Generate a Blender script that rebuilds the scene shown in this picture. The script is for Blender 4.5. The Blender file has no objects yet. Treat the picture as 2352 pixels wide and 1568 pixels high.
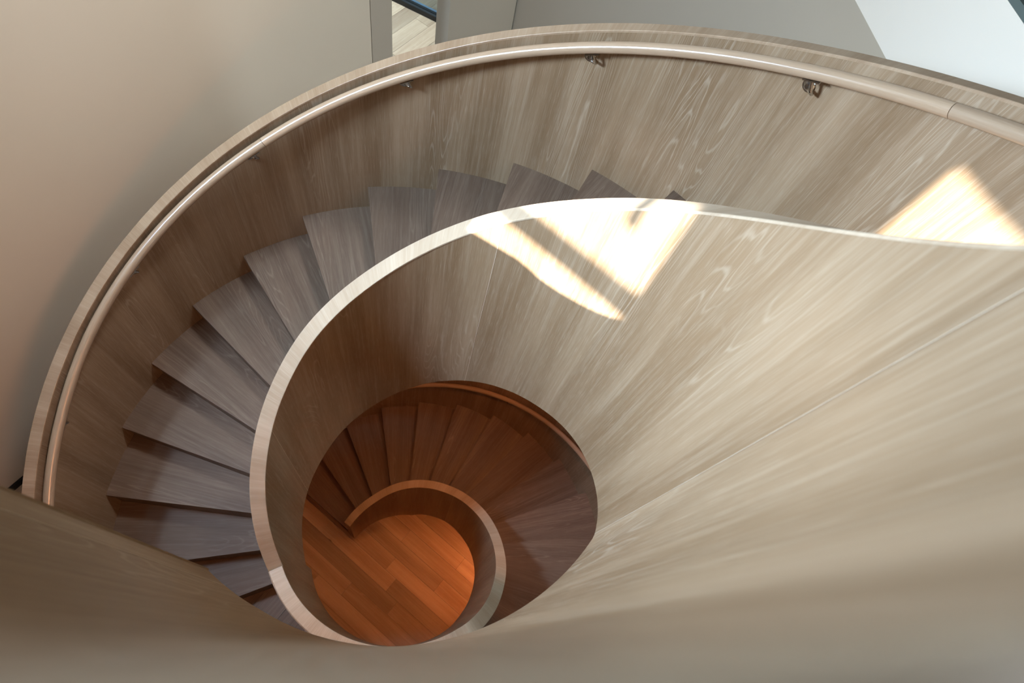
import bpy, bmesh, math, random
from mathutils import Matrix, Vector
random.seed(7)
PI = math.pi
R_ = math.radians
C = bpy.context.scene.collection
sc = bpy.context.scene

# ---------------------------------------------------------------- camera, light, exposure
ZB = 2.936                       # height of the middle floor above the lowest floor
AX, AY = -0.2337, 0.6154         # stair axis
cam_d = bpy.data.cameras.new('camera'); cam = bpy.data.objects.new('camera', cam_d); C.objects.link(cam)
cr = Vector((0.93753057, 0.3083638, 0.16108444)); cu = Vector((-0.3479029, 0.83098038, 0.43409121)); cf = Vector((0, 0.46301553, -0.88635017))
m = Matrix.Identity(4)
for i in range(3):
    m[i][0] = cr[i]; m[i][1] = cu[i]; m[i][2] = -cf[i]
m[2][3] = 4.3527 + ZB
cam.matrix_world = m
cam_d.sensor_width = 36.0; cam_d.lens = 1421.85 / 2352 * 36
cam_d.clip_start = 0.004; cam_d.clip_end = 100
cam_d.dof.use_dof = True; cam_d.dof.focus_distance = 2.5; cam_d.dof.aperture_fstop = 4.5
sc.camera = cam
sc.view_settings.view_transform = 'Standard'; sc.view_settings.look = 'None'
sc.view_settings.gamma = 1; sc.view_settings.use_curve_mapping = False
sc.view_settings.exposure = 0.12

w = bpy.data.worlds.new('sky'); sc.world = w; w.use_nodes = True
bg = w.node_tree.nodes['Background']; bg.inputs[0].default_value = (0.55, 0.68, 0.82, 1); bg.inputs[1].default_value = 1.0

SUN_AZ, SUN_EL = R_(202), R_(53.5)
sdir = Vector((math.cos(SUN_EL) * math.sin(SUN_AZ), math.cos(SUN_EL) * math.cos(SUN_AZ), math.sin(SUN_EL)))
def light(name, kind, loc, energy, color, **kw):
    d = bpy.data.lights.new(name, kind); o = bpy.data.objects.new(name, d); C.objects.link(o)
    o.location = loc; d.energy = energy; d.color = color
    for k, v in kw.items():
        if k not in ('aim',): setattr(d, k, v)
    if 'aim' in kw:
        o.rotation_euler = (Vector(kw['aim']) - Vector(loc)).to_track_quat('-Z', 'Y').to_euler()
    return o
light('sun', 'SUN', (0, 0, 12), 42.0, (1.0, 0.96, 0.90), angle=R_(0.5), aim=tuple(-sdir + Vector((0, 0, 12))))
# daylight from roof light, windows and hall, plus two added wall fills
light('roof_light_daylight', 'AREA', (-0.97, -1.6, 6.9 + ZB), 30, (0.80, 0.91, 1.0), shape='RECTANGLE', size=1.0, size_y=1.0, aim=(-0.5, 0.4, 2 + ZB))
light('left_window_daylight', 'AREA', (-2.35, 0.0, 4.22 + ZB), 128, (0.62, 0.80, 1.0), shape='RECTANGLE', size=0.7, size_y=0.45, spread=R_(125), aim=(0.6, 0.9, 3.0 + ZB))
light('right_fill_light', 'AREA', (3.0, 0.9, 6.7 + ZB), 30, (0.92, 0.95, 1.0), shape='RECTANGLE', size=1.4, size_y=1.4, aim=(-2.0, 1.9, 2.5 + ZB))  # fill added high on the right to brighten the left wall, no opening there
light('left_wall_wash', 'AREA', (0.3, 3.0, 6.6 + ZB), 17, (0.92, 0.95, 1.0), shape='RECTANGLE', size=0.7, size_y=0.7, spread=R_(60), aim=(-2.25, 1.5, 2.3 + ZB))  # narrow wash added for the left wall, not an opening in the roof
light('hall_daylight', 'AREA', (4.2, 2.6, 1.4 + ZB), 95, (0.76, 0.90, 1.0), shape='RECTANGLE', size=1.4, size_y=1.4, aim=(2.6, 5.0, 0.8 + ZB))
light('garden_room_daylight', 'AREA', (-2.7, 5.1, 2.3 + ZB), 95, (0.62, 0.86, 1.0), shape='RECTANGLE', size=0.9, size_y=0.7, aim=(-2.0, 4.9, ZB))
WARM = (1.0, 0.32, 0.10)
# ---------------------------------------------------------------- materials
def srgb(r, g, b):
    f = lambda c: (c / 255 / 12.92) if c / 255 <= 0.04045 else ((c / 255 + 0.055) / 1.055) ** 2.4
    return (f(r), f(g), f(b), 1)

def wood(name, dark, mid, pale, rough=0.45, figure=1.0, knots=False, spec=0.4, fine=1.0, vary=0.10):
    mt = bpy.data.materials.new(name); mt.use_nodes = True
    nt = mt.node_tree; N = nt.nodes; L = nt.links
    bs = N['Principled BSDF']
    uv = N.new('ShaderNodeTexCoord'); 
    def mp(sx, sy, loc=(0, 0, 0)):
        q = N.new('ShaderNodeMapping'); q.inputs['Scale'].default_value = (sx, sy, 1); q.inputs['Location'].default_value = loc
        L.new(uv.outputs['UV'], q.inputs['Vector']); return q.outputs[0]
    def noise(vec, scale, detail=2.0, rough_=0.5):
        q = N.new('ShaderNodeTexNoise'); q.inputs['Scale'].default_value = scale; q.inputs['Detail'].default_value = detail
        q.inputs['Roughness'].default_value = rough_; L.new(vec, q.inputs['Vector']); return q.outputs['Fac']
    def math_(op, a, b=None, clamp=False):
        q = N.new('ShaderNodeMath'); q.operation = op; q.use_clamp = clamp
        for i, x in enumerate((a, b)):
            if x is None: continue
            if isinstance(x, (int, float)): q.inputs[i].default_value = x
            else: L.new(x, q.inputs[i])
        return q.outputs[0]
    def ramp(f, a, b):
        q = N.new('ShaderNodeMapRange'); q.interpolation_type = 'SMOOTHSTEP'; L.new(f, q.inputs[0])
        q.inputs[1].default_value = a; q.inputs[2].default_value = b; return q.outputs[0]
    def mix(f, a, b):
        q = N.new('ShaderNodeMix'); q.data_type = 'RGBA'
        if isinstance(f, (int, float)): q.inputs[0].default_value = f
        else: L.new(f, q.inputs[0])
        for i, x in ((6, a), (7, b)):
            if isinstance(x, tuple): q.inputs[i].default_value = x
            else: L.new(x, q.inputs[i])
        return q.outputs[2]
    broad = noise(mp(7, 0.45), 1.0, 3, 0.55)
    streak = noise(mp(70, 1.3), 1.0, 4, 0.65)
    fin = noise(mp(420 * fine, 9), 1.0, 2, 0.6)
    # flat-sawn figure: rings of a stretched noise, limed pale
    ringn = noise(mp(7.0, 0.50), 1.0, 1.5, 0.45)
    wob = noise(mp(60, 6), 1.0, 2, 0.5)
    rg = math_('ADD', math_('MULTIPLY', ringn, 30.0), math_('MULTIPLY', wob, 0.7))
    fr = math_('FRACT', rg)
    line = math_('SUBTRACT', 1.0, ramp(math_('ABSOLUTE', math_('SUBTRACT', fr, 0.5)), 0.0, 0.17))
    zone = ramp(noise(mp(4.0, 0.55, (3.1, 5.7, 0)), 1.0, 1), 0.53, 0.64)
    col = mix(ramp(broad, 0.32, 0.68), dark, mid)
    col = mix(math_('MULTIPLY', ramp(streak, 0.42, 0.80), 0.30), col, pale)
    col = mix(math_('MULTIPLY', ramp(streak, 0.56, 0.26), 0.20), col, dark)
    col = mix(math_('MULTIPLY', ramp(fin, 0.50, 0.75), 0.30), col, pale)
    col = mix(math_('MULTIPLY', math_('MULTIPLY', line, zone), 0.55 * figure), col, pale)
    if knots:
        v = N.new('ShaderNodeTexVoronoi'); v.inputs['Scale'].default_value = 1.0; L.new(mp(4.4, 1.7), v.inputs['Vector'])
        col = mix(math_('MULTIPLY', ramp(v.outputs['Distance'], 0.085, 0.03), 0.85), col, (0.02, 0.013, 0.009, 1))
    # board-to-board tone
    oi = N.new('ShaderNodeObjectInfo')
    hsv = N.new('ShaderNodeHueSaturation'); L.new(col, hsv.inputs['Color'])
    mr = N.new('ShaderNodeMapRange'); L.new(oi.outputs['Random'], mr.inputs[0]); mr.inputs[3].default_value = 1 - vary; mr.inputs[4].default_value = 1 + vary
    L.new(mr.outputs[0], hsv.inputs['Value'])
    L.new(hsv.outputs[0], bs.inputs['Base Color'])
    bs.inputs['Roughness'].default_value = rough
    bs.inputs['Specular IOR Level'].default_value = spec
    bp = N.new('ShaderNodeBump'); bp.inputs['Strength'].default_value = 0.12; bp.inputs['Distance'].default_value = 0.001
    L.new(streak, bp.inputs['Height']); L.new(bp.outputs[0], bs.inputs['Normal'])
    return mt

def plain(name, col, rough=0.6, metal=0.0, spec=0.5, var=0.04, emit=0):
    mt = bpy.data.materials.new(name); mt.use_nodes = True
    nt = mt.node_tree; N = nt.nodes; L = nt.links; bs = N['Principled BSDF']
    q = N.new('ShaderNodeTexNoise'); q.inputs['Scale'].default_value = 3.0; q.inputs['Detail'].default_value = 5
    tc = N.new('ShaderNodeTexCoord'); L.new(tc.outputs['Object'], q.inputs['Vector'])
    mx = N.new('ShaderNodeMix'); mx.data_type = 'RGBA'; L.new(q.outputs['Fac'], mx.inputs[0])
    mx.inputs[6].default_value = tuple(c * (1 - var) for c in col[:3]) + (1,); mx.inputs[7].default_value = tuple(min(1, c * (1 + var)) for c in col[:3]) + (1,)
    L.new(mx.outputs[2], bs.inputs['Base Color'])
    bs.inputs['Roughness'].default_value = rough; bs.inputs['Metallic'].default_value = metal; bs.inputs['Specular IOR Level'].default_value = spec
    return mt

M = {}
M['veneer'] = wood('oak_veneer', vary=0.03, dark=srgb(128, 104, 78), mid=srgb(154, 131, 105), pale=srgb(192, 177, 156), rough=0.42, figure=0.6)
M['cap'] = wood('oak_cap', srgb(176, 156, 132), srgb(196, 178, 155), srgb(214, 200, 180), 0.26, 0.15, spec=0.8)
M['outer_cap'] = wood('oak_outer_cap', srgb(142, 118, 94), srgb(162, 140, 116), srgb(188, 170, 148), 0.36, 0.15)
M['rail'] = wood('oak_rail', srgb(158, 134, 110), srgb(174, 152, 128), srgb(194, 174, 150), 0.22, 0.2, spec=0.6)
M['tread'] = wood('oak_tread', srgb(94, 77, 64), srgb(114, 96, 81), srgb(150, 136, 122), 0.5, 0.6, vary=0.15)
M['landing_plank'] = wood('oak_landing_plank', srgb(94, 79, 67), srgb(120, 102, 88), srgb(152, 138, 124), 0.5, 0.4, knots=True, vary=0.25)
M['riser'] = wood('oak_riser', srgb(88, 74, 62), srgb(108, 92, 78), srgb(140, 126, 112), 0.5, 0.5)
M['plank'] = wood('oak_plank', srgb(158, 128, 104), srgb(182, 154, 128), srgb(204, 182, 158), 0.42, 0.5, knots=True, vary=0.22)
M['seam'] = plain('pale_seam_filler', srgb(222, 208, 188), 0.5)
M['wall'] = plain('beige_plaster', srgb(240, 226, 204), 0.8, spec=0.2, var=0.015)
M['white'] = plain('white_plaster', srgb(240, 231, 216), 0.7, spec=0.2, var=0.01)
M['room'] = plain('low_bounce_plaster', srgb(72, 62, 54), 0.85, spec=0.2, var=0.01)  # kept dark so the unseen walls and roof bounce little light
M['grey'] = plain('greige_plaster', srgb(204, 192, 174), 0.75, spec=0.2, var=0.015)
M['black'] = plain('black_metal', srgb(18, 18, 19), 0.45)
M['dark'] = plain('dark_green_edge', srgb(34, 42, 36), 0.4)
M['steel'] = plain('brushed_steel', srgb(190, 188, 184), 0.22, metal=1.0)
M['alu'] = plain('blue_grey_aluminium', srgb(132, 158, 186), 0.4, metal=0.3)
M['channel'] = plain('grey_green_channel', srgb(92, 104, 100), 0.5)
M['stone'] = plain('grey_gravel_ground', srgb(120, 132, 134), 0.9, var=0.35)
gm = bpy.data.materials.new('clear_glass'); gm.use_nodes = True
b_ = gm.node_tree.nodes['Principled BSDF']; b_.inputs['Base Color'].default_value = (0.86, 0.95, 0.93, 1); b_.inputs['Transmission Weight'].default_value = 1.0; b_.inputs['Roughness'].default_value = 0.02; b_.inputs['IOR'].default_value = 1.1
M['glass'] = gm

# ---------------------------------------------------------------- helpers
class MB:
    """collects faces with uv (metres, v along the grain) and links them as one mesh object"""
    def __init__(s): s.v = []; s.f = []; s.uv = []; s.sm = []
    def quad(s, pts, uvs, smooth=False):
        b = len(s.v); s.v += [tuple(p) for p in pts]; s.f.append(tuple(range(b, b + len(pts)))); s.uv += list(uvs); s.sm.append(smooth)
    def grid(s, fn, us, vs, uvf, smooth=True, flip=False, cu=False):
        b = len(s.v); nu, nv = len(us), len(vs)
        for u in us:
            for v in vs: s.v.append(tuple(fn(u, v)))
        for i in range(nu - 1):
            for j in range(nv - 1):
                a = [(i, j), (i + 1, j), (i + 1, j + 1), (i, j + 1)]
                if flip: a.reverse()
                s.f.append(tuple(b + x * nv + y for x, y in a)); s.uv += [uvf(us[x], vs[y]) for x, y in a]; s.sm.append(smooth)
    def box(s, o, x, y, z, ox=0.0, oy=0.0):
        o, x, y, z = map(Vector, (o, x, y, z)); P = lambda a, b, c: o + x * a + y * b + z * c
        lx, ly, lz = x.length, y.length, z.length
        for q, (a, b) in (([P(0,0,1), P(1,0,1), P(1,1,1), P(0,1,1)], (lx, ly)), ([P(0,1,0), P(1,1,0), P(1,0,0), P(0,0,0)], (lx, ly)),
                          ([P(0,0,0), P(1,0,0), P(1,0,1), P(0,0,1)], (lx, lz)), ([P(1,1,0), P(0,1,0), P(0,1,1), P(1,1,1)], (lx, lz)),
                          ([P(0,1,0), P(0,0,0), P(0,0,1), P(0,1,1)], (ly, lz)), ([P(1,0,0), P(1,1,0), P(1,1,1), P(1,0,1)], (ly, lz))):
            s.quad(q, [(ox, oy), (ox + a, oy), (ox + a, oy + b), (ox, oy + b)])
    def prism(s, poly, z0, z1, uvf):
        """vertical prism over a counter-clockwise convex polygon"""
        n = len(poly)
        s.quad([(x, y, z1) for x, y in poly], [uvf(x, y) for x, y in poly])
        s.quad([(x, y, z0) for x, y in reversed(poly)], [uvf(x, y) for x, y in reversed(poly)])
        for i in range(n):
            (xa, ya), (xb, yb) = poly[i], poly[(i + 1) % n]; ua, ub = uvf(xa, ya), uvf(xb, yb)
            s.quad([(xa, ya, z0), (xb, yb, z0), (xb, yb, z1), (xa, ya, z1)], [ua, ub, (ub[0] + .02, ub[1]), (ua[0] + .02, ua[1])])
    def orient(s):
        """turn every face outwards (checked on a copy with merged corners)"""
        key = {}; vm = []
        for p in s.v:
            k = (round(p[0], 4), round(p[1], 4), round(p[2], 4)); vm.append(key.setdefault(k, len(key)))
        bm = bmesh.new(); vs = [None] * len(key)
        for p, i in zip(s.v, vm):
            if vs[i] is None: vs[i] = bm.verts.new(p)
        fs = []
        for f in s.f:
            ids = [vm[i] for i in f]
            try: fs.append(bm.faces.new([vs[i] for i in ids]) if len(set(ids)) == len(ids) else None)
            except ValueError: fs.append(None)
        bm.normal_update(); old = [f.normal.copy() if f else None for f in fs]
        bmesh.ops.recalc_face_normals(bm, faces=bm.faces[:])
        o = 0; nf = []; nu = []
        for f, g, n in zip(s.f, fs, old):
            k = len(f); u = s.uv[o:o + k]; o += k
            if g is not None and g.normal.dot(n) < 0: f = f[::-1]; u = u[::-1]
            nf.append(f); nu += u
        s.f, s.uv = nf, nu; bm.free()
    def mesh(s, name, mat):
        s.orient()
        me = bpy.data.meshes.new(name); me.from_pydata(s.v, [], s.f); 
        ul = me.uv_layers.new(name='UVMap')
        for i, q in enumerate(s.uv): ul.data[i].uv = q
        for p, sm in zip(me.polygons, s.sm): p.use_smooth = sm
        me.materials.append(mat); me.update(); return me
    def build(s, name, mat, parent=None):
        o = bpy.data.objects.new(name, s.mesh(name, mat)); C.objects.link(o)
        if parent: o.parent = parent
        return o
def tag(o, label=None, cat=None, group=None, kind=None):
    for k, v in (('label', label), ('category', cat), ('group', group), ('kind', kind)):
        if v: o[k] = v
    return o
def empty(name, label=None, cat=None, group=None, loc=(0, 0, 0), kind=None):
    o = bpy.data.objects.new(name, None); C.objects.link(o); o.location = loc; o.empty_display_size = 0.1
    return tag(o, label, cat, group, kind)
def put(o, root):                      # parent keeping world coordinates (roots only translate)
    o.parent = root; o.matrix_parent_inverse = Matrix.Translation(root.location).inverted(); return o
def lerp(tab, x):
    if x <= tab[0][0]: return tab[0][1]
    for (a, p), (b, q) in zip(tab, tab[1:]):
        if x <= b: return p + (q - p) * (x - a) / (b - a)
    return tab[-1][1]
def smooth_tab(tab, wdt=6.0):
    lo, hi = tab[0][0], tab[-1][0]
    def f(x):
        s = 0
        for k in range(-4, 5): s += lerp(tab, x + wdt * k / 4)
        return s / 9
    return f
def P(r, ph, z): a = R_(ph); return Vector((AX + r * math.sin(a), AY + r * math.cos(a), z + ZB))
def rng(a, b, step):
    n = max(1, int(math.ceil((b - a) / step))); return [a + (b - a) * i / n for i in range(n + 1)]

# ---------------------------------------------------------------- stair dimensions (z from the middle floor)
H = 0.175
RI, TI, RO, TO = 0.6684, 0.0717, 1.6379, 0.0503
RO1 = 1.7088
K2 = H / 12.998; PH2 = -106.566
K1 = H / 13.603; PH1 = -30.021; Z1 = -2.2359
F1 = Z1 - 4 * H
hx2 = lambda ph: 3 * H + K2 * (ph - PH2)
hx1 = lambda ph: Z1 + K1 * (ph - PH1)
top_rel = smooth_tab([(-134, .60), (-125, .63), (-115, .65), (-105, .66), (-95, .66), (-85, .675), (-72, .678), (-60, .69), (-45, .668), (-32, .648), (-15, .644), (0, .647), (20, .641), (45, .644), (70, .641), (100, .643), (140, .643)])
ZT3 = 4.32
def in2_top(ph):
    z = hx2(ph) + top_rel(ph)
    d = ZT3 - z
    return z if d > 0.08 else ZT3 - 0.08 * math.exp(min(0, (d - 0.08)) / 0.08) if d > -1 else ZT3
bot_rel = smooth_tab([(-123, -.67), (-112, -.665), (-104, -.61), (-87.5, -.60), (-70, -.637), (-56, -.640), (-45, -.670), (-29, -.698), (-11, -.722), (10, -.758), (23, -.788), (42, -.820), (58, -.815), (82, -.808), (100, -.788), (110, -.777)])
ZL3 = 2.62
def in2_bot(ph):
    return min(hx2(ph) + bot_rel(ph), ZL3) if ph > -122 else -0.65
def r_in(ph):                          # the well face runs very slightly off round beside the top landing
    return RI + lerp([(100, 0), (125, -.0045), (150, -.007), (190, -.009), (204.5, -.0005)], ph)
in1_topf = smooth_tab([(-90, -2.40), (-72, -2.14), (-45, -1.925), (-24.5, -1.655), (-8.6, -1.49), (12.4, -1.285), (34.9, -1.01), (57.9, -.66), (74.5, -.36), (85.3, -.125), (100.7, .19), (113, .50), (124, .72), (131, .79), (140, .80), (240, .80)], 5)
in1_botf = lambda ph: max(F1, lerp([(-90, F1), (-12.9, F1), (-12.8, -2.94), (-6, -2.79), (0, -2.71), (20.7, -2.445), (45.3, -2.17), (64.6, -1.87), (78.9, -1.66), (96.8, -1.435), (114, -1.20), (128, -.85), (138, -.65), (260, -.65)], ph))
def thick(ph): return lerp([(-125, .0717), (-100, .0717), (400, .0717)], ph)

def band(parent, r0, r1, a0, a1, zb, zt, seams, name='veneer_panel', inner_first=True, capdrop=0.0, mat='veneer', rf=None, capmat='cap', seam_r=None):
    """curved balustrade: panels split at the seams, each with both faces and the underside; a cap piece on top"""
    edges = [a0] + [s for s in seams if a0 < s < a1] + [a1]
    rr = (lambda ph: rf(ph)) if rf else (lambda ph: r0)
    th = r1 - r0; cap = 0.010
    for pa, pb in zip(edges, edges[1:]):
        g = 0.05                       # degrees of open joint
        A = pa + (g if pa > a0 else 0); B = pb - (g if pb < a1 else 0)
        mb = MB(); us = rng(A, B, 1.5); ou = random.uniform(0, 40)
        nv = 6
        for face in (0, 1):
            rad = (lambda ph: rr(ph)) if face == 0 else (lambda ph: rr(ph) + th)
            mb.grid(lambda u, v: P(rad(u), u, zb(u) + (zt(u) - cap - zb(u)) * v), us, [j / nv for j in range(nv + 1)],
                    lambda u, v: (ou + R_(u) * r0 + face * 7, zb(u) + (zt(u) - cap - zb(u)) * v + ou), flip=(face == 0))
        for vv, fl in ((0.0, True), (1.0, False)):
            mb.grid(lambda u, v: P(rr(u) + th * v, u, zb(u) + (zt(u) - cap - zb(u)) * vv), us, [0, 1], lambda u, v: (ou + R_(u) * r0, v * th), smooth=False, flip=not fl)
        for u, fl in ((A, 1), (B, 0)):
            q = [P(rr(u), u, zb(u)), P(rr(u) + th, u, zb(u)), P(rr(u) + th, u, zt(u) - cap), P(rr(u), u, zt(u) - cap)]
            uvq = [(ou, 0), (ou + th, 0), (ou + th, 1), (ou, 1)]
            if fl: q.reverse(); uvq.reverse()
            mb.quad(q, uvq)
        put(mb.build(name, M[mat]), parent)
    sm = seam_r
    for s in seams:
        if a0 < s < a1:
            mb = MB(); us = [s - .055, s + .055]
            mb.grid(lambda u, v: P(rr(u) - 0.0006, u, zb(u) + (zt(u) - cap - zb(u)) * v), us, [j / 5 for j in range(6)], lambda u, v: (u, v), flip=True, smooth=False)
            mb.grid(lambda u, v: P(rr(u) + 0.004, u, zb(u) + (zt(u) - cap - zb(u)) * v), us, [j / 5 for j in range(6)], lambda u, v: (u, v), smooth=False)
            put(tag(mb.build('seam_strip', M['seam']), 'thin pale joint line between two veneer panels'), parent)
def cap_piece(parent, r0, r1, a0, a1, zt, rf=None, th=0.010, over=0.0012, name='cap', lab=None, mat='cap'):
    rr = (lambda ph: rf(ph)) if rf else (lambda ph: r0)
    w_ = r1 - r0; bev = 0.002
    prof = [(-over, -th), (-over, -bev), (bev - over, 0), (w_ + over - bev, 0), (w_ + over, -bev), (w_ + over, -th)]
    mb = MB(); us = rng(a0, a1, 1.2); ou = random.uniform(0, 40)
    for (x0, y0), (x1, y1) in zip(prof, prof[1:] + prof[:1]):
        mb.grid(lambda u, v: P(rr(u) + x0 + (x1 - x0) * v, u, zt(u) + y0 + (y1 - y0) * v), us, [0, 1], lambda u, v: (ou + R_(u) * r0, x0 + (x1 - x0) * v + y0), flip=False)
    for u, fl in ((a0, 0), (a1, 1)):
        q = [P(rr(u) + x, u, zt(u) + y) for x, y in prof]; uvq = [(ou + x, y) for x, y in prof]
        if fl: q.reverse(); uvq.reverse()
        mb.quad(q, uvq)
    o = mb.build(name, M[mat]); 
    for p in o.data.polygons: p.use_smooth = False
    # smooth along the run only: auto-smooth by splitting is already given by the separate strips
    for p in o.data.polygons: p.use_smooth = True if len(p.vertices) == 4 else False
    if lab: o['label'] = lab
    return put(o, parent)

# ---------------------------------------------------------------- floors
def plank_floor(root, ang, n_off, width, rows, v0, v1, allowed, zt, th=0.012, min_len=0.9, max_len=2.1, joints=None, sub=5, mat='plank'):
    """rows of planks along direction ang; allowed(x, y) cuts them round the well"""
    ca, sa = math.cos(R_(ang)), math.sin(R_(ang)); nx, ny = -sa, ca
    k = 0
    for r in range(rows[0], rows[1]):
        u0 = n_off + r * width; u1 = u0 + width
        cuts = [v0]
        js = (joints or {}).get(r)
        if js: cuts += js
        x = v0 + random.uniform(0.2, max_len)
        if not js:
            while x < v1 - 0.3: cuts.append(x); x += random.uniform(min_len, max_len)
        cuts.append(v1)
        for a, b in zip(cuts, cuts[1:]):
            g = 0.0012; mb = MB(); ou, ov = random.uniform(0, 60), random.uniform(0, 60)
            for s in range(sub):
                ua = u0 + g + (width - 2 * g) * s / sub; ub = u0 + g + (width - 2 * g) * (s + 1) / sub; um = (ua + ub) / 2
                n = max(4, int((b - a) / 0.02)); run = None; segs = []
                for i in range(n + 1):
                    v = a + g + (b - a - 2 * g) * i / n
                    ok = allowed(ca * v + nx * um, sa * v + ny * um)
                    if ok and run is None: run = v
                    if (not ok or i == n) and run is not None:
                        if v - run > 0.01: segs.append((run, v))
                        run = None
                for p, q in segs:
                    poly = [(ca * v + nx * u, sa * v + ny * u) for v, u in ((p, ua), (q, ua), (q, ub), (p, ub))]
                    mb.prism(poly, zt - th + ZB, zt + ZB, lambda x_, y_: (ou + nx * x_ + ny * y_, ov + ca * x_ + sa * y_))
            if mb.f: mb.build('plank', M[mat], root); k += 1
    return k
def polar(x, y): return math.hypot(x - AX, y - AY), math.degrees(math.atan2(x - AX, y - AY)) % 360

# lowest floor
def flat_slab(name, z0, z1, x0, x1, y0, y1, mat, kind='structure'):
    mb = MB(); mb.box((x0, y0, z0 + ZB), (x1 - x0, 0, 0), (0, y1 - y0, 0), (0, 0, z1 - z0)); return tag(mb.build(name, mat), kind=kind)
fl = flat_slab('floor', F1 - 0.2, F1 - 0.012, -4.2, 4.2, -4.2, 6.2, M['riser'])
fl['label'] = 'lowest floor of warm oak planks seen through the stair well'
plank_floor(fl, -20, 0.131 - 0.16 * 0, 0.16, (-7, 14), -2.6, 2.2, lambda x, y: -2.4 < x < 2.0 and -1.2 < y < 2.6, F1,
            joints={2: [-0.62, 1.3], 0: [-0.30, 1.5]})
# middle floor: a slab with the round stair opening, planks where they can be seen
def ring_slab(name, z0, z1, mat, a0, a1, r0, rout=5.5, kind='structure', step=4):
    """slab between the circle r0 and a big square-ish outline, for bearings a0..a1"""
    mb = MB(); us = rng(a0, a1, step)
    for zz, flip in ((z1, False), (z0, True)):
        mb.grid(lambda u, v: P(r0 + (rout - r0) * v, u, zz), us, [0, 1], lambda u, v: (u * .05, v), smooth=False, flip=flip)
    for v, flip in ((0, False), (1, True)):
        mb.grid(lambda u, h: P(r0 + (rout - r0) * v, u, z0 + (z1 - z0) * h), us, [0, 1], lambda u, h: (u * .03, h), smooth=False, flip=flip)
    if a1 - a0 < 359:
        for u, fl_ in ((a0, 0), (a1, 1)):
            q = [P(r0, u, z0), P(rout, u, z0), P(rout, u, z1), P(r0, u, z1)]
            if fl_: q.reverse()
            mb.quad(q, [(0, 0), (1, 0), (1, .3), (0, .3)])
    return tag(mb.build(name, mat), kind=kind)
mid = ring_slab('floor', -0.30, -0.012, M['riser'], 0, 360, RO1 + TO, rout=7.2)
mid['label'] = 'middle floor of pale oak planks beyond the stair'
LA0, LA1 = 147.0, 229.5                # bearings of the middle landing
plank_floor(mid, 72, 0.865 - 0.174 * 6, 0.174, (7, 30), -1.6, 6.2,
            lambda x, y: (polar(x, y)[0] > RO + TO and (x > -4 and (y > 3.0 or x < -1.2))), 0.0, min_len=1.2, max_len=2.4, sub=4)

# ---------------------------------------------------------------- upper flight treads
tr_phi = lambda i: -105.19 + 12.071 * i + 0.0914 * i * i if i >= 0 else -105.3 + 12.9 * i
tr_z = lambda i: H * (i + 3) + (0.0544 - 0.0154 * i + 0.00097 * i * i if 0 <= i <= 12 else (0.054 if i < 0 else 0.009)) * (1 if i >= 0 else 0.4)
in_diff = lambda i: lerp([(-2, -.9), (-1, -1.4), (0, -2.8), (1, -3.1), (3, -3.0), (5, -2.3), (6, -1.5), (7, -.4), (8, .9), (9, 1.5), (12, 1.7), (16, 1.7)], i)
def tread_mesh(po0, pi0, po1, pi1, z, ri, ro, th=0.032, hide=0.03):
    """wedge tread between nosing line (po0 outer, pi0 inner bearing) and the line under the next nosing"""
    mb = MB(); n = 6
    def row(t):
        a_o = po0 + (po1 - po0) * t; a_i = pi0 + (pi1 - pi0) * t
        return P(ri, a_i, z), P(ro, a_o, z)
    # local grain axis: along the middle of the tread
    A_, B_ = row(0.5); g = (B_ - A_); g.z = 0; g.normalize(); nrm = Vector((-g.y, g.x, 0)); ou, ov = random.uniform(0, 60), random.uniform(0, 60)
    uvf = lambda p: (ou + p.dot(nrm), ov + p.dot(g))
    ts = [j / n for j in range(n + 1)]
    top = [row(t) for t in ts]; b = 0.003
    dn = Vector((0, 0, -th))
    for (i0, o0), (i1, o1) in zip(top, top[1:]):
        q = [i0, i1, o1, o0]; q = q[::-1]
        mb.quad(q, [uvf(p) for p in q])
        q = [p + dn for p in (i0, i1, o1, o0)]; mb.quad(q, [uvf(p) for p in q])
    for (p0, p1) in ((top[0][0], top[0][1]), (top[-1][1], top[-1][0])):
        q = [p0, p1, p1 + dn, p0 + dn][::-1]; mb.quad(q, [uvf(p0), uvf(p1), (uvf(p1)[0] + th, uvf(p1)[1]), (uvf(p0)[0] + th, uvf(p0)[1])][::-1])
    for k in (0, 1):
        for r0_, r1_ in zip(top, top[1:]):
            p0, p1 = r0_[k], r1_[k]; q = [p0, p1, p1 + dn, p0 + dn]
            if k == 0: q = q[::-1]
            mb.quad(q, [uvf(p) for p in q])
    return mb
def riser_mesh(po, pi_, z0, z1, ri, ro, th=0.018):
    mb = MB(); A_ = P(ri, pi_, z0); B_ = P(ro, po, z0); d = (B_ - A_); n = Vector((-d.y, d.x, 0)).normalized() * th
    mb.box(A_, d, n, (0, 0, z1 - z0), random.uniform(0, 50), random.uniform(0, 50)); return mb
upper = empty('stair_flight', 'upper curved flight of grey-brown oak treads between the two balustrades', 'staircase', loc=P(1.2, -130, 0))
SPLIT = 2
idx = list(range(-2, 16))
for i in idx:
    o0, z = tr_phi(i), tr_z(i); i0 = o0 + in_diff(i); o1 = tr_phi(i + 1); i1 = o1 + in_diff(i + 1)
    nb = 1.7                            # run of the tread hidden under the next nosing
    # each tread is laid of two boards that share the wedge
    f = 0.46 + 0.1 * math.sin(i * 2.3)
    tr = tread_mesh(o0, i0, o1 + nb, i1 + nb, z, RI + TI - .004, RO + .004)
    t_o = put(tr.build('tread', M['tread']), upper)
    rz0 = (tr_z(i - 1) if i > -2 else 0.0) ; 
    put(riser_mesh(o0 + 1.1, i0 + 1.6, rz0, z - 0.032, RI + TI - .004, RO + .004).build('riser', M['riser']), upper)
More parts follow.
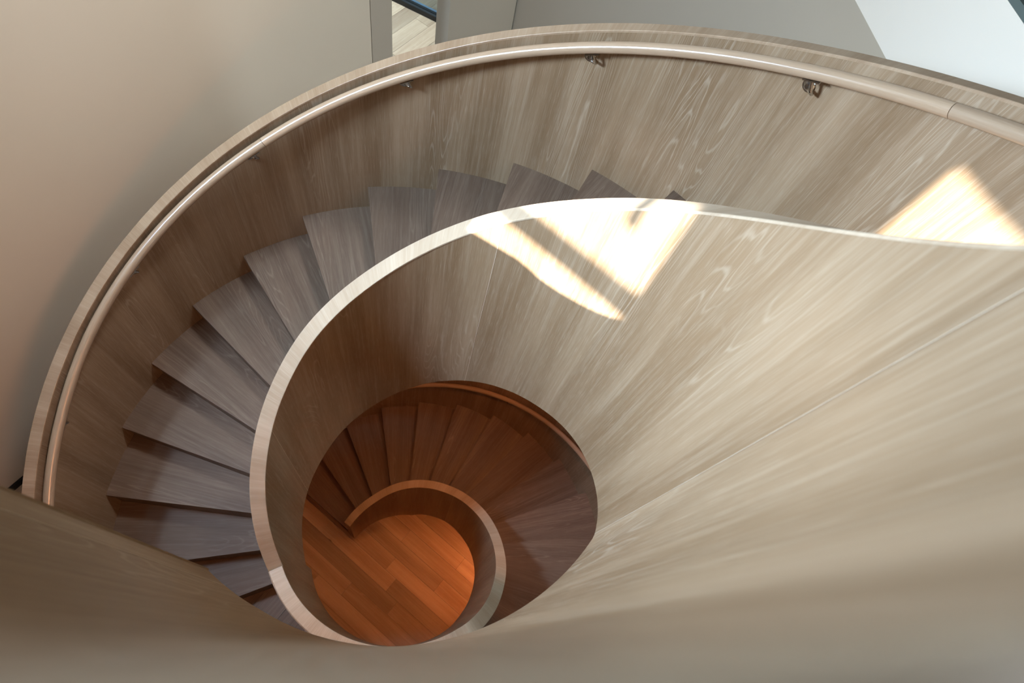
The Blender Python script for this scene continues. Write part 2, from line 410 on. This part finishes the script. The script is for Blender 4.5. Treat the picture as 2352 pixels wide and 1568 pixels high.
# landing of the middle floor inside the balustrades
landing = empty('stair_landing', 'level landing of knotty grey-brown planks at the foot of the upper flight', 'landing', loc=P(1.2, 190, 0))
mb = MB(); us = rng(LA0, LA1 + .5, 3)
mb.grid(lambda u, v: P(RI + TI + (RO1 + TO - RI - TI) * v, u, -0.012), us, [0, 1], lambda u, v: (u * .05, v), smooth=False)
mb.grid(lambda u, v: P(RI + TI + (RO1 + TO - RI - TI) * v, u, -0.5), us, [0, 1], lambda u, v: (u * .05, v), smooth=False, flip=True)
for u, f_ in ((us[0], 0), (us[-1], 1)):
    q = [P(RI + TI, u, -.5), P(RO1 + TO, u, -.5), P(RO1 + TO, u, -.012), P(RI + TI, u, -.012)]
    mb.quad(q if f_ == 0 else q[::-1], [(0, 0), (1, 0), (1, .4), (0, .4)])
put(mb.build('landing_slab', M['riser']), landing)
lp = empty('tmp')
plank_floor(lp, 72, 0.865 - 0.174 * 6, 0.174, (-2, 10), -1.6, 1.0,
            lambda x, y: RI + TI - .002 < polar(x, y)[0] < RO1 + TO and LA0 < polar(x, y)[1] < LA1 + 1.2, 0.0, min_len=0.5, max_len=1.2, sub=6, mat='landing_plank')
for c in list(lp.children): c.parent = landing; c.matrix_parent_inverse = Matrix.Translation(landing.location).inverted()
bpy.data.objects.remove(lp)

# lower flight
lower = empty('stair_flight', 'lower curved flight of orange-lit oak treads seen down the well', 'staircase', loc=P(1.2, -72, F1))
z_dev = lambda i: lerp([(-3, 0.0), (0, .03), (2, -.01), (3, -.03), (5, .02), (6, .06), (8, .05), (13, 0)], i)
l_phi = lambda i: PH1 + 13.603 * i
for i in range(-3, 13):
    z = Z1 + H * i + z_dev(i); o0 = l_phi(i)
    put(tread_mesh(o0, o0 - .3, l_phi(i + 1) + 1.7, l_phi(i + 1) + 1.4, z, RI + TI - .004, RO1 + .004).build('tread', M['tread']), lower)
    rz = Z1 + H * (i - 1) + z_dev(i - 1) if i > -3 else F1
    put(riser_mesh(o0 + 1.1, o0 + 1.2, rz, z - 0.032, RI + TI - .004, RO1 + .004).build('riser', M['riser']), lower)
put(riser_mesh(147.2, 147.2, Z1 + 12 * H, -0.012, RI + TI, RO1).build('riser', M['riser']), lower)
def soffit(parent, a0, a1, zb, r0, r1):
    mb = MB(); us = rng(a0, a1, 3)
    mb.grid(lambda u, v: P(r0 + (r1 - r0) * v, u, zb(u) + .01), us, [0, 1], lambda u, v: (R_(u), v), flip=True)
    put(mb.build('soffit', M['veneer']), parent)
soffit(upper, -122, 101, in2_bot, RI + TI, RO)
soffit(lower, -12, 147, in1_botf, RI + TI, RO1)

# ---------------------------------------------------------------- inner balustrades
SE = [-87.6, 6.0, 106.2, 199.5]
PJ = -133.8
bal2 = empty('inner_balustrade', 'upper inner balustrade of pale limed oak veneer curving round the open well', 'balustrade', loc=P(RI, PJ, -.65))
EN = 204.5
eps = 1e-3
band(bal2, RI, RI + TI, PJ, -122 - eps, lambda u: -0.65, in2_top, [])
band(bal2, RI, RI + TI, -122 + eps, EN, in2_bot, in2_top, SE, rf=r_in)
cap_piece(bal2, RI, RI + TI, PJ, EN, in2_top, rf=r_in)
bal1 = empty('inner_balustrade', 'lower inner balustrade of dark orange oak curling to its end on the lowest floor', 'balustrade', loc=P(RI, -72, F1))
LE = 360 + PJ
band(bal1, RI, RI + TI, -72, LE, in1_botf, in1_topf, [20, 120])
cap_piece(bal1, RI, RI + TI, -72, 129, in1_topf)
cap_piece(bal1, RI, RI + TI - .006, 129, LE, in1_topf, lab='pale level length of cap along the landing')

# ---------------------------------------------------------------- outer balustrades
out2_top = lambda ph: hx2(ph) + lerp([(-110, .768), (-90, .760), (-70, .752), (-30, .758), (0, .761), (30, .764), (50, .774), (101, .774)], ph)
obal2 = empty('outer_balustrade', 'tall outer balustrade of oak veneer behind the long curved handrail', 'balustrade', loc=P(RO, -134, -.6))
out2_bot = lambda ph: -0.5 if ph < -122 else hx2(ph) - 0.72
band(obal2, RO, RO + TO, -134, 101, out2_bot, out2_top, [])
for o_ in [c for c in obal2.children if c.name.startswith('seam')]: bpy.data.objects.remove(o_)
cap_piece(obal2, RO, RO + TO, -134, 101, out2_top, mat='outer_cap')
obal1 = empty('outer_balustrade', 'dark lower outer balustrade behind the lower handrail', 'balustrade', loc=P(RO1, -72, F1))
out1_top = lambda ph: min(hx1(ph) + 1.15, -0.31) if ph < 120 else -0.31
band(obal1, RO1, RO1 + TO, -72, 147, lambda u: max(F1, hx1(u) - .6), out1_top, [])
for o_ in [c for c in obal1.children if c.name.startswith('seam')]: bpy.data.objects.remove(o_)

# ---------------------------------------------------------------- handrails with brackets
def rail(parent, r, a0, a1, zf, rad, joints):
    edges = [a0] + joints + [a1]; n = 20
    for A, B in zip(edges, edges[1:]):
        mb = MB(); us = rng(A + .03, B - .03, 1.2); ov = random.uniform(0, 40); slope = (zf(B) - zf(A)) / R_(B - A) / r; cs = 1 / math.sqrt(1 + slope * slope)
        def f(u, v):
            a = 2 * PI * v; c = P(r, u, zf(u)); rd = (c - P(0, u, zf(u))).normalized()
            tg = Vector((math.cos(R_(u)), -math.sin(R_(u)), slope)).normalized(); up = rd.cross(tg); up = up if up.z > 0 else -up
            return c + rd * (rad * math.cos(a)) + up * (rad * math.sin(a))
        vs = [j / n for j in range(n + 1)]
        mb.grid(f, us, vs, lambda u, v: (v * 0.14, ov + R_(u) * r / cs), flip=True)
        for u, fl_ in ((us[0], 0), (us[-1], 1)):
            q = [f(u, v) for v in vs[:-1]]
            if fl_: q = q[::-1]
            mb.quad(q, [(0.1 * j / n, 0) for j in range(n)])
        o = put(mb.build('rail', M['rail']), parent)
def tube(mb, pts, rad, n=10):
    pts = [Vector(p) for p in pts]; rings = []
    for i, p in enumerate(pts):
        t = (pts[min(i + 1, len(pts) - 1)] - pts[max(i - 1, 0)]).normalized(); x = t.orthogonal().normalized(); y = t.cross(x)
        if i and (rings[-1][1].dot(t) if False else True):
            x = (prevx - t * prevx.dot(t)).normalized() if i else x; y = t.cross(x)
        prevx = x; rings.append([p + (x * math.cos(2 * PI * k / n) + y * math.sin(2 * PI * k / n)) * rad for k in range(n)])
    for a, b in zip(rings, rings[1:]):
        for k in range(n): mb.quad([a[k], a[(k + 1) % n], b[(k + 1) % n], b[k]], [(0, 0)] * 4, True)
    mb.quad(rings[0][::-1], [(0, 0)] * n); mb.quad(rings[-1], [(0, 0)] * n)
def disc(mb, c, ax, r0, r1, h, n=20):
    ax = Vector(ax).normalized(); x = ax.orthogonal().normalized(); y = ax.cross(x); c = Vector(c)
    a = [c + (x * math.cos(2 * PI * k / n) + y * math.sin(2 * PI * k / n)) * r0 for k in range(n)]
    b = [c + ax * h + (x * math.cos(2 * PI * k / n) + y * math.sin(2 * PI * k / n)) * r1 for k in range(n)]
    for k in range(n): mb.quad([a[k], a[(k + 1) % n], b[(k + 1) % n], b[k]], [(0, 0)] * 4, False)
    mb.quad(b, [(0, 0)] * n); mb.quad(a[::-1], [(0, 0)] * n)
def bracket(parent, r, rw, ph, zc, slope, rad):
    root = empty('bracket'); root.parent = parent; root.matrix_parent_inverse = Matrix.Translation(parent.location).inverted()
    root.location = P(r, ph, zc)
    rd = (P(1, ph, 0) - P(0, ph, 0)).normalized(); tg = Vector((math.cos(R_(ph)), -math.sin(R_(ph)), slope)).normalized()
    up = rd.cross(tg); up = up if up.z > 0 else -up
    c = P(r, ph, zc); base = c - up * (rad + .001); inv = Matrix.Translation(-root.location)
    def local(mb): mb.v = [tuple(Vector(v) - root.location) for v in mb.v]; return mb
    mb = MB(); mb.box(base - tg * .03 - rd * .011 - up * .004, tg * .06, rd * .022, up * .0045); local(mb).build('saddle_plate', M['steel'], root)
    mb = MB(); wall_pt = P(rw, ph, zc - .072); elbow = base - up * .045
    tube(mb, [base - up * .003, base - up * .025, base - up * .040 + rd * .003, base - up * .052 + rd * .012, wall_pt + (elbow - wall_pt) * .55 - Vector((0, 0, .004)), wall_pt], .0065); local(mb).build('arm', M['steel'], root)
    mb = MB(); disc(mb, wall_pt + rd * .0005, -rd, .023, .009, .014); disc(mb, wall_pt + rd * .0005, -rd, .024, .024, .003); local(mb).build('wall_rose', M['steel'], root)
    return root
hr2 = empty('handrail', 'long round oak handrail with a bright sheen on steel brackets above the upper flight', 'handrail', loc=P(RO - .045, -132, 1))
rz2 = lambda ph: hx2(ph) + lerp([(-112, .735), (-98, .727), (-85, .735), (-70, .728), (-46, .716), (-20, .715), (8, .712), (30, .711), (55, .716), (101, .716)], ph)
rail(hr2, RO - .045, -131, 99, rz2, .0225, [-46.2, 46.8])
sl2 = K2 / R_(1) / RO
for ph in (-99.3, -74.2, -48.7, -22.7, 4.5, 32.3, 59.0, 85.0): bracket(hr2, RO - .045, RO, ph, rz2(ph), sl2, .0225)
hr1 = empty('handrail', 'lower round handrail glowing orange in the well', 'handrail', loc=P(RO1 - .05, -70, F1 + 1))
rz1 = lambda ph: hx1(ph) + .62
rail(hr1, RO1 - .05, -70, 140, rz1, .0225, [])
for ph in (-65, -39, -13, 13.0, 40, 67, 94, 121): bracket(hr1, RO1 - .05, RO1, ph, rz1(ph), K1 / R_(1) / RO1, .0225)

# ---------------------------------------------------------------- top floor by the viewer, roof and walls
top = ring_slab('floor', ZL3 + .01, 3.3, M['riser'], 101, EN - .3, RI + TI - .001, rout=4.4)
top['label'] = 'top floor slab beside the well'
# guard across the end of the top landing, unseen, its line and top shaped to cut the sun
gd = empty('landing_guard', 'solid oak guard running outwards from the end of the inner balustrade', 'balustrade', loc=P(1.2, EN, 3.3))
A_ = P(RI - .004, EN + .12, 0); A_.z = 0; dd = Vector((-1.45, -.15, 0)); B_ = A_ + dd; n_ = Vector((dd.y, -dd.x, 0)).normalized()
if n_.y > 0: n_ = -n_
st = [(0, ZT3), (.06, ZT3 + .06), (.2, ZT3 + .15), (.3, ZT3 + .18), (1, ZT3 + .18)]      # top raised away from the curve to shape the sun's shadow edge
for nm, lo, hi, mt_ in (('veneer_panel', None, -.010, 'veneer'), ('cap', -.010, 0, 'cap')):
    mb = MB()
    for (fa, za), (fb, zb_) in zip(st, st[1:]):
        p, q = A_ + dd * fa, A_ + dd * fb; zl = lambda z: (2.62 if lo is None else z + lo) + ZB
        c = [p + Vector((0, 0, zl(za))), q + Vector((0, 0, zl(zb_))), q + n_ * .05 + Vector((0, 0, zl(zb_))), p + n_ * .05 + Vector((0, 0, zl(za)))]
        d = [p + Vector((0, 0, za + hi + ZB)), q + Vector((0, 0, zb_ + hi + ZB)), q + n_ * .05 + Vector((0, 0, zb_ + hi + ZB)), p + n_ * .05 + Vector((0, 0, za + hi + ZB))]
        u0_, u1_ = fa * 1.45, fb * 1.45
        for f_ in ([c[0], c[1], d[1], d[0]], [c[3], c[2], d[2], d[3]]): mb.quad(f_, [(u0_, 0), (u1_, 0), (u1_, 1.6), (u0_, 1.6)])
        mb.quad(d, [(u0_, 0), (u1_, 0), (u1_, .05), (u0_, .05)]); mb.quad(c[::-1], [(u0_, 0), (u1_, 0), (u1_, .05), (u0_, .05)])
        if fa == 0: mb.quad([c[0], d[0], d[3], c[3]], [(0, 0), (0, 1.6), (.05, 1.6), (.05, 0)])
        if fb == 1: mb.quad([c[1], d[1], d[2], c[2]], [(0, 0), (0, 1.6), (.05, 1.6), (.05, 0)])
    put(mb.build(nm, M[mt_]), gd)
e0 = P(RI + TI, EN - .3, 0); e1 = B_ + n_ * .05; e2 = P(4.4, EN - .3, 0); e3 = Vector((-2.9, e1.y, 0))
mb = MB(); mb.prism([(A_.x - .03, A_.y - .055), (e3.x, e3.y), (e2.x, e2.y), (e0.x, e0.y)], ZL3 + .01 + ZB, 3.3 + ZB, lambda x, y: (x, y)); tag(mb.build('floor', M['riser']), kind='structure')

RH = 7.0                               # underside of the roof
ub, vb = Vector((math.cos(R_(68)), math.sin(R_(68)), 0)), Vector((math.sin(R_(68)), -math.cos(R_(68)), 0))
def roof_piece(u0, u1, v0, v1, mb, th=.12): mb.box(ub * u0 + vb * v0 + Vector((0, 0, RH + ZB)), ub * (u1 - u0), vb * (v1 - v0), (0, 0, th))
mb = MB()
O1 = (-2.56, -1.645, -.75, -.12); O2 = (-2.65, -.905, .345, 1.3)
X0, X1 = -9, 9
roof_piece(X0, X1, X0, O1[2], mb)
roof_piece(X0, O1[0], O1[2], O1[3], mb); roof_piece(O1[1], X1, O1[2], O1[3], mb)
roof_piece(X0, X1, O1[3], O2[2], mb)
roof_piece(X0, O2[0], O2[2], O2[3], mb); roof_piece(O2[1], X1, O2[2], O2[3], mb)
roof_piece(X0, X1, O2[3], X1, mb)
roof_piece(-1.775, O1[1], O1[2], -.43, mb)  # cover added over the opening to keep sun off the treads
mb.prism([tuple((ub * u + vb * v).xy) for u, v in ((-.905, .345), (-1.475, 1.3), (-.85, 1.3), (-.85, .345))], RH + ZB, RH + .12 + ZB, lambda x, y: (x, y))  # oblique cover added to slant the side of the outer sun patch
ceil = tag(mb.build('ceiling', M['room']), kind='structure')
mb = MB(); roof_piece(-2.066, -2.043, O1[2], O1[3], mb); roof_piece(-1.805, O1[1], -.27, -.225, mb, .05); put(mb.build('glazing_bar_and_stub', M['white']), ceil)  # the short second piece is added to drop a dark spot in the sun patch

# walls of the middle hall and beyond
Wd = Vector((math.cos(R_(72)), math.sin(R_(72)), 0)); Wn = Vector((Wd.y, -Wd.x, 0)); P0 = Vector((-2.622, .041, 0))
def cross(a, b): return a.x * b.y - a.y * b.x
def on_wall(dx, dy): d = Vector((dx, dy, 0)); return -cross(P0, d) / cross(Wd, d)
s857, s902, s1027, s1187 = on_wall(-2.235, 4.66), on_wall(-2.075, 4.78), on_wall(-1.675, 5.235), on_wall(-1.150, 5.757)
def wall(name, s0, s1, z0, z1, off=0.0, th=.12, mat='wall', kind='structure'):
    mb = MB(); mb.box(P0 + Wd * s0 + Wn * (off - th) + Vector((0, 0, z0 + ZB)), Wd * (s1 - s0), Wn * th, (0, 0, z1 - z0))
    o = mb.build(name, M[mat]); 
    if kind: o['kind'] = kind
    return o
wall('wall_left', -5.2, s857, -.012, RH)
wall('trim_1', s857 + .006, s902, -.012, RH, off=.0, th=.10, mat='grey')
wall('wall_left', s1027, s1187, -.012, RH, mat='grey')
wall('wall_left', s902, s1027, 2.6, RH, off=0)
wall('trim_2', s1187, s1187 + .014, -.012, RH, off=-.004, th=.05, mat='dark')
wall('baseboard_left', -5.2, s857 - .02, 0, .05, off=.014, th=.014, mat='black')
# wall closing the hall on the far side
Fd = Vector((math.cos(R_(-18)), math.sin(R_(-18)), 0)); Fp = P0 + Wd * (s1187 + .016)
mb = MB(); mb.box(Fp + Vector((0, 0, ZB - .012)), Fd * 9, Vector((-Fd.y, Fd.x, 0)) * .12, (0, 0, RH)); tag(mb.build('wall_far', M['grey']), kind='structure')
# room behind the doorway
mb = MB(); mb.box(Vector((-1.83, 5.37, .09 + ZB)), Vector((.7, -.19, 0)), Vector((.19, .7, 0)) * .5, (0, 0, 2.6)); tag(mb.build('wall_return', M['grey']), kind='structure')
mb = MB(); mb.box(Vector((-1.81, 5.39, ZB)), Vector((.7, -.19, 0)), Vector((.19, .7, 0)) * .5, (0, 0, .09)); tag(mb.build('shadow_recess', M['black']), kind='structure')  # black box stands in for the shade in the gap under the wall
win = empty('window_1', 'black framed floor-level window beyond the doorway', loc=(-2.2, 5.5, ZB)); win['kind'] = 'structure'
A_ = Vector((-2.38, 5.516, ZB)); D_ = Vector((.52, -.075, 0)).normalized(); Nn = Vector((-D_.y, D_.x, 0))
mb = MB(); mb.box(A_ - D_ * 2.0, D_ * 3.2, Nn * .07, (0, 0, .055)); put(mb.build('window_frame', M['black']), win)
mb = MB(); mb.box(A_ - D_ * 2.0 + Nn * .075 + Vector((0, 0, -.02)), D_ * 3.2, Nn * .05, (0, 0, .05)); put(mb.build('sill', M['alu']), win)
mb = MB(); mb.box(A_ - D_ * 2.0 + Nn * .03 + Vector((0, 0, .055)), D_ * 3.2, Nn * .008, (0, 0, 2.4)); put(mb.build('pane', M['glass']), win)
mb = MB(); mb.box(Vector((-9, 5.62, ZB - .16)), (10, 0, 0), (0, 5, 0), (0, 0, .1)); tag(mb.build('ground', M['stone']), kind='structure')
# upper slab edge on the right with its glass guard
Nn3 = Vector((.904, .427, 0)); Dd3 = Vector((.427, -.904, 0)); DD = 2.37
fas = Nn3 * DD - Dd3 * 3.75 + Vector((0, 0, ZL3 + ZB))
mb = MB(); mb.box(fas, Dd3 * 6.2, Nn3 * 4, (0, 0, 3.13 - ZL3)); tag(mb.build('floor_edge', M['white']), kind='structure', label='bright white edge of the upper floor beyond the balustrade')
gg = empty('glass_guard', 'clear glass guard in a grey metal channel on the white floor edge', 'glass guard', loc=fas + Vector((0, 0, .5)))
mb = MB(); mb.box(fas + Vector((0, 0, 3.13 - ZL3)) + Nn3 * .002, Dd3 * 6.2, Nn3 * .05, (0, 0, .03)); put(mb.build('channel', M['channel']), gg)
mb = MB(); mb.box(fas + Vector((0, 0, 3.16 - ZL3)) + Nn3 * .02, Dd3 * 6.2, Nn3 * .012, (0, 0, 1.0)); put(mb.build('pane', M['glass']), gg)
mb = MB(); mb.box(fas + Vector((0, 0, 3.13 - ZL3)) + Nn3 * .06, Dd3 * 6.2, Nn3 * 3.9, (0, 0, .015)); tag(mb.build('floor_finish', M['plank']), kind='structure')
# outer enclosure, off to the sides
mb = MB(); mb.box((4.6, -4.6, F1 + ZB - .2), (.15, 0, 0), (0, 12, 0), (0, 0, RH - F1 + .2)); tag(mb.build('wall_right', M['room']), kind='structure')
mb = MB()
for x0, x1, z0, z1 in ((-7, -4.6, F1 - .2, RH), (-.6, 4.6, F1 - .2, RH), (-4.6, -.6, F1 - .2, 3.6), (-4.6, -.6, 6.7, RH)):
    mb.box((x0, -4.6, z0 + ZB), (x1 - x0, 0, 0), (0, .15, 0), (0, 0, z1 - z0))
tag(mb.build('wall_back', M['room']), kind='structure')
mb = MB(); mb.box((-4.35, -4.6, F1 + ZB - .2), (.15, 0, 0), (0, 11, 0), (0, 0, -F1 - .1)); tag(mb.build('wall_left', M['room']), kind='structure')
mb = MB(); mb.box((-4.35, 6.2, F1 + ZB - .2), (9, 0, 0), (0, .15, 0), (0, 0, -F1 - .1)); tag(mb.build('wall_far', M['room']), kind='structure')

# ---------------------------------------------------------------- lamps of the lowest level and added warm fills
def downlight(name, p, e, size=.12, label=None):
    root = empty(name, label, 'light', loc=p)
    mb = MB(); disc(mb, (0, 0, 0), (0, 0, 1), .07, .07, .02); mb.build('trim_ring', M['white'], root)
    light('downlight_bulb', 'AREA', (p[0], p[1], p[2] - .01), e, WARM, shape='DISK', size=size)
downlight('downlight', P(1.25, 58, F1 + .95), 16, label='small warm downlight under the lower flight')
def spot(p, e, deg, label):
    root = empty('downlight', label, 'light', loc=p)
    mb = MB(); disc(mb, (0, 0, .002), (0, 0, 1), .05, .05, .015); mb.build('trim_ring', M['white'], root)
    light('downlight_bulb', 'SPOT', (p[0], p[1], p[2] - .01), e, WARM, spot_size=R_(deg), spot_blend=.6, shadow_soft_size=.06)
spot(P(1.05, -92, .05), 24, 110, 'warm downlight under the upper flight over the lowest floor')
spot(P(1.05, -20, .98), 50, 72, 'added warm fill spot under the soffit over the first lower treads')  # unseen spot and fitting, added to warm the lower treads
spot(P(1.05, 35, 1.55), 62, 72, 'added warm fill spot under the soffit over the middle lower treads')  # second unseen spot added for the same warm fill
light('top_landing_fill', 'AREA', P(1.25, 190, 2.55), 10, (1.0, 0.42, 0.18), shape='DISK', size=.3, aim=P(1.2, 230, .3))  # unseen warm fill added for the dark stair channel
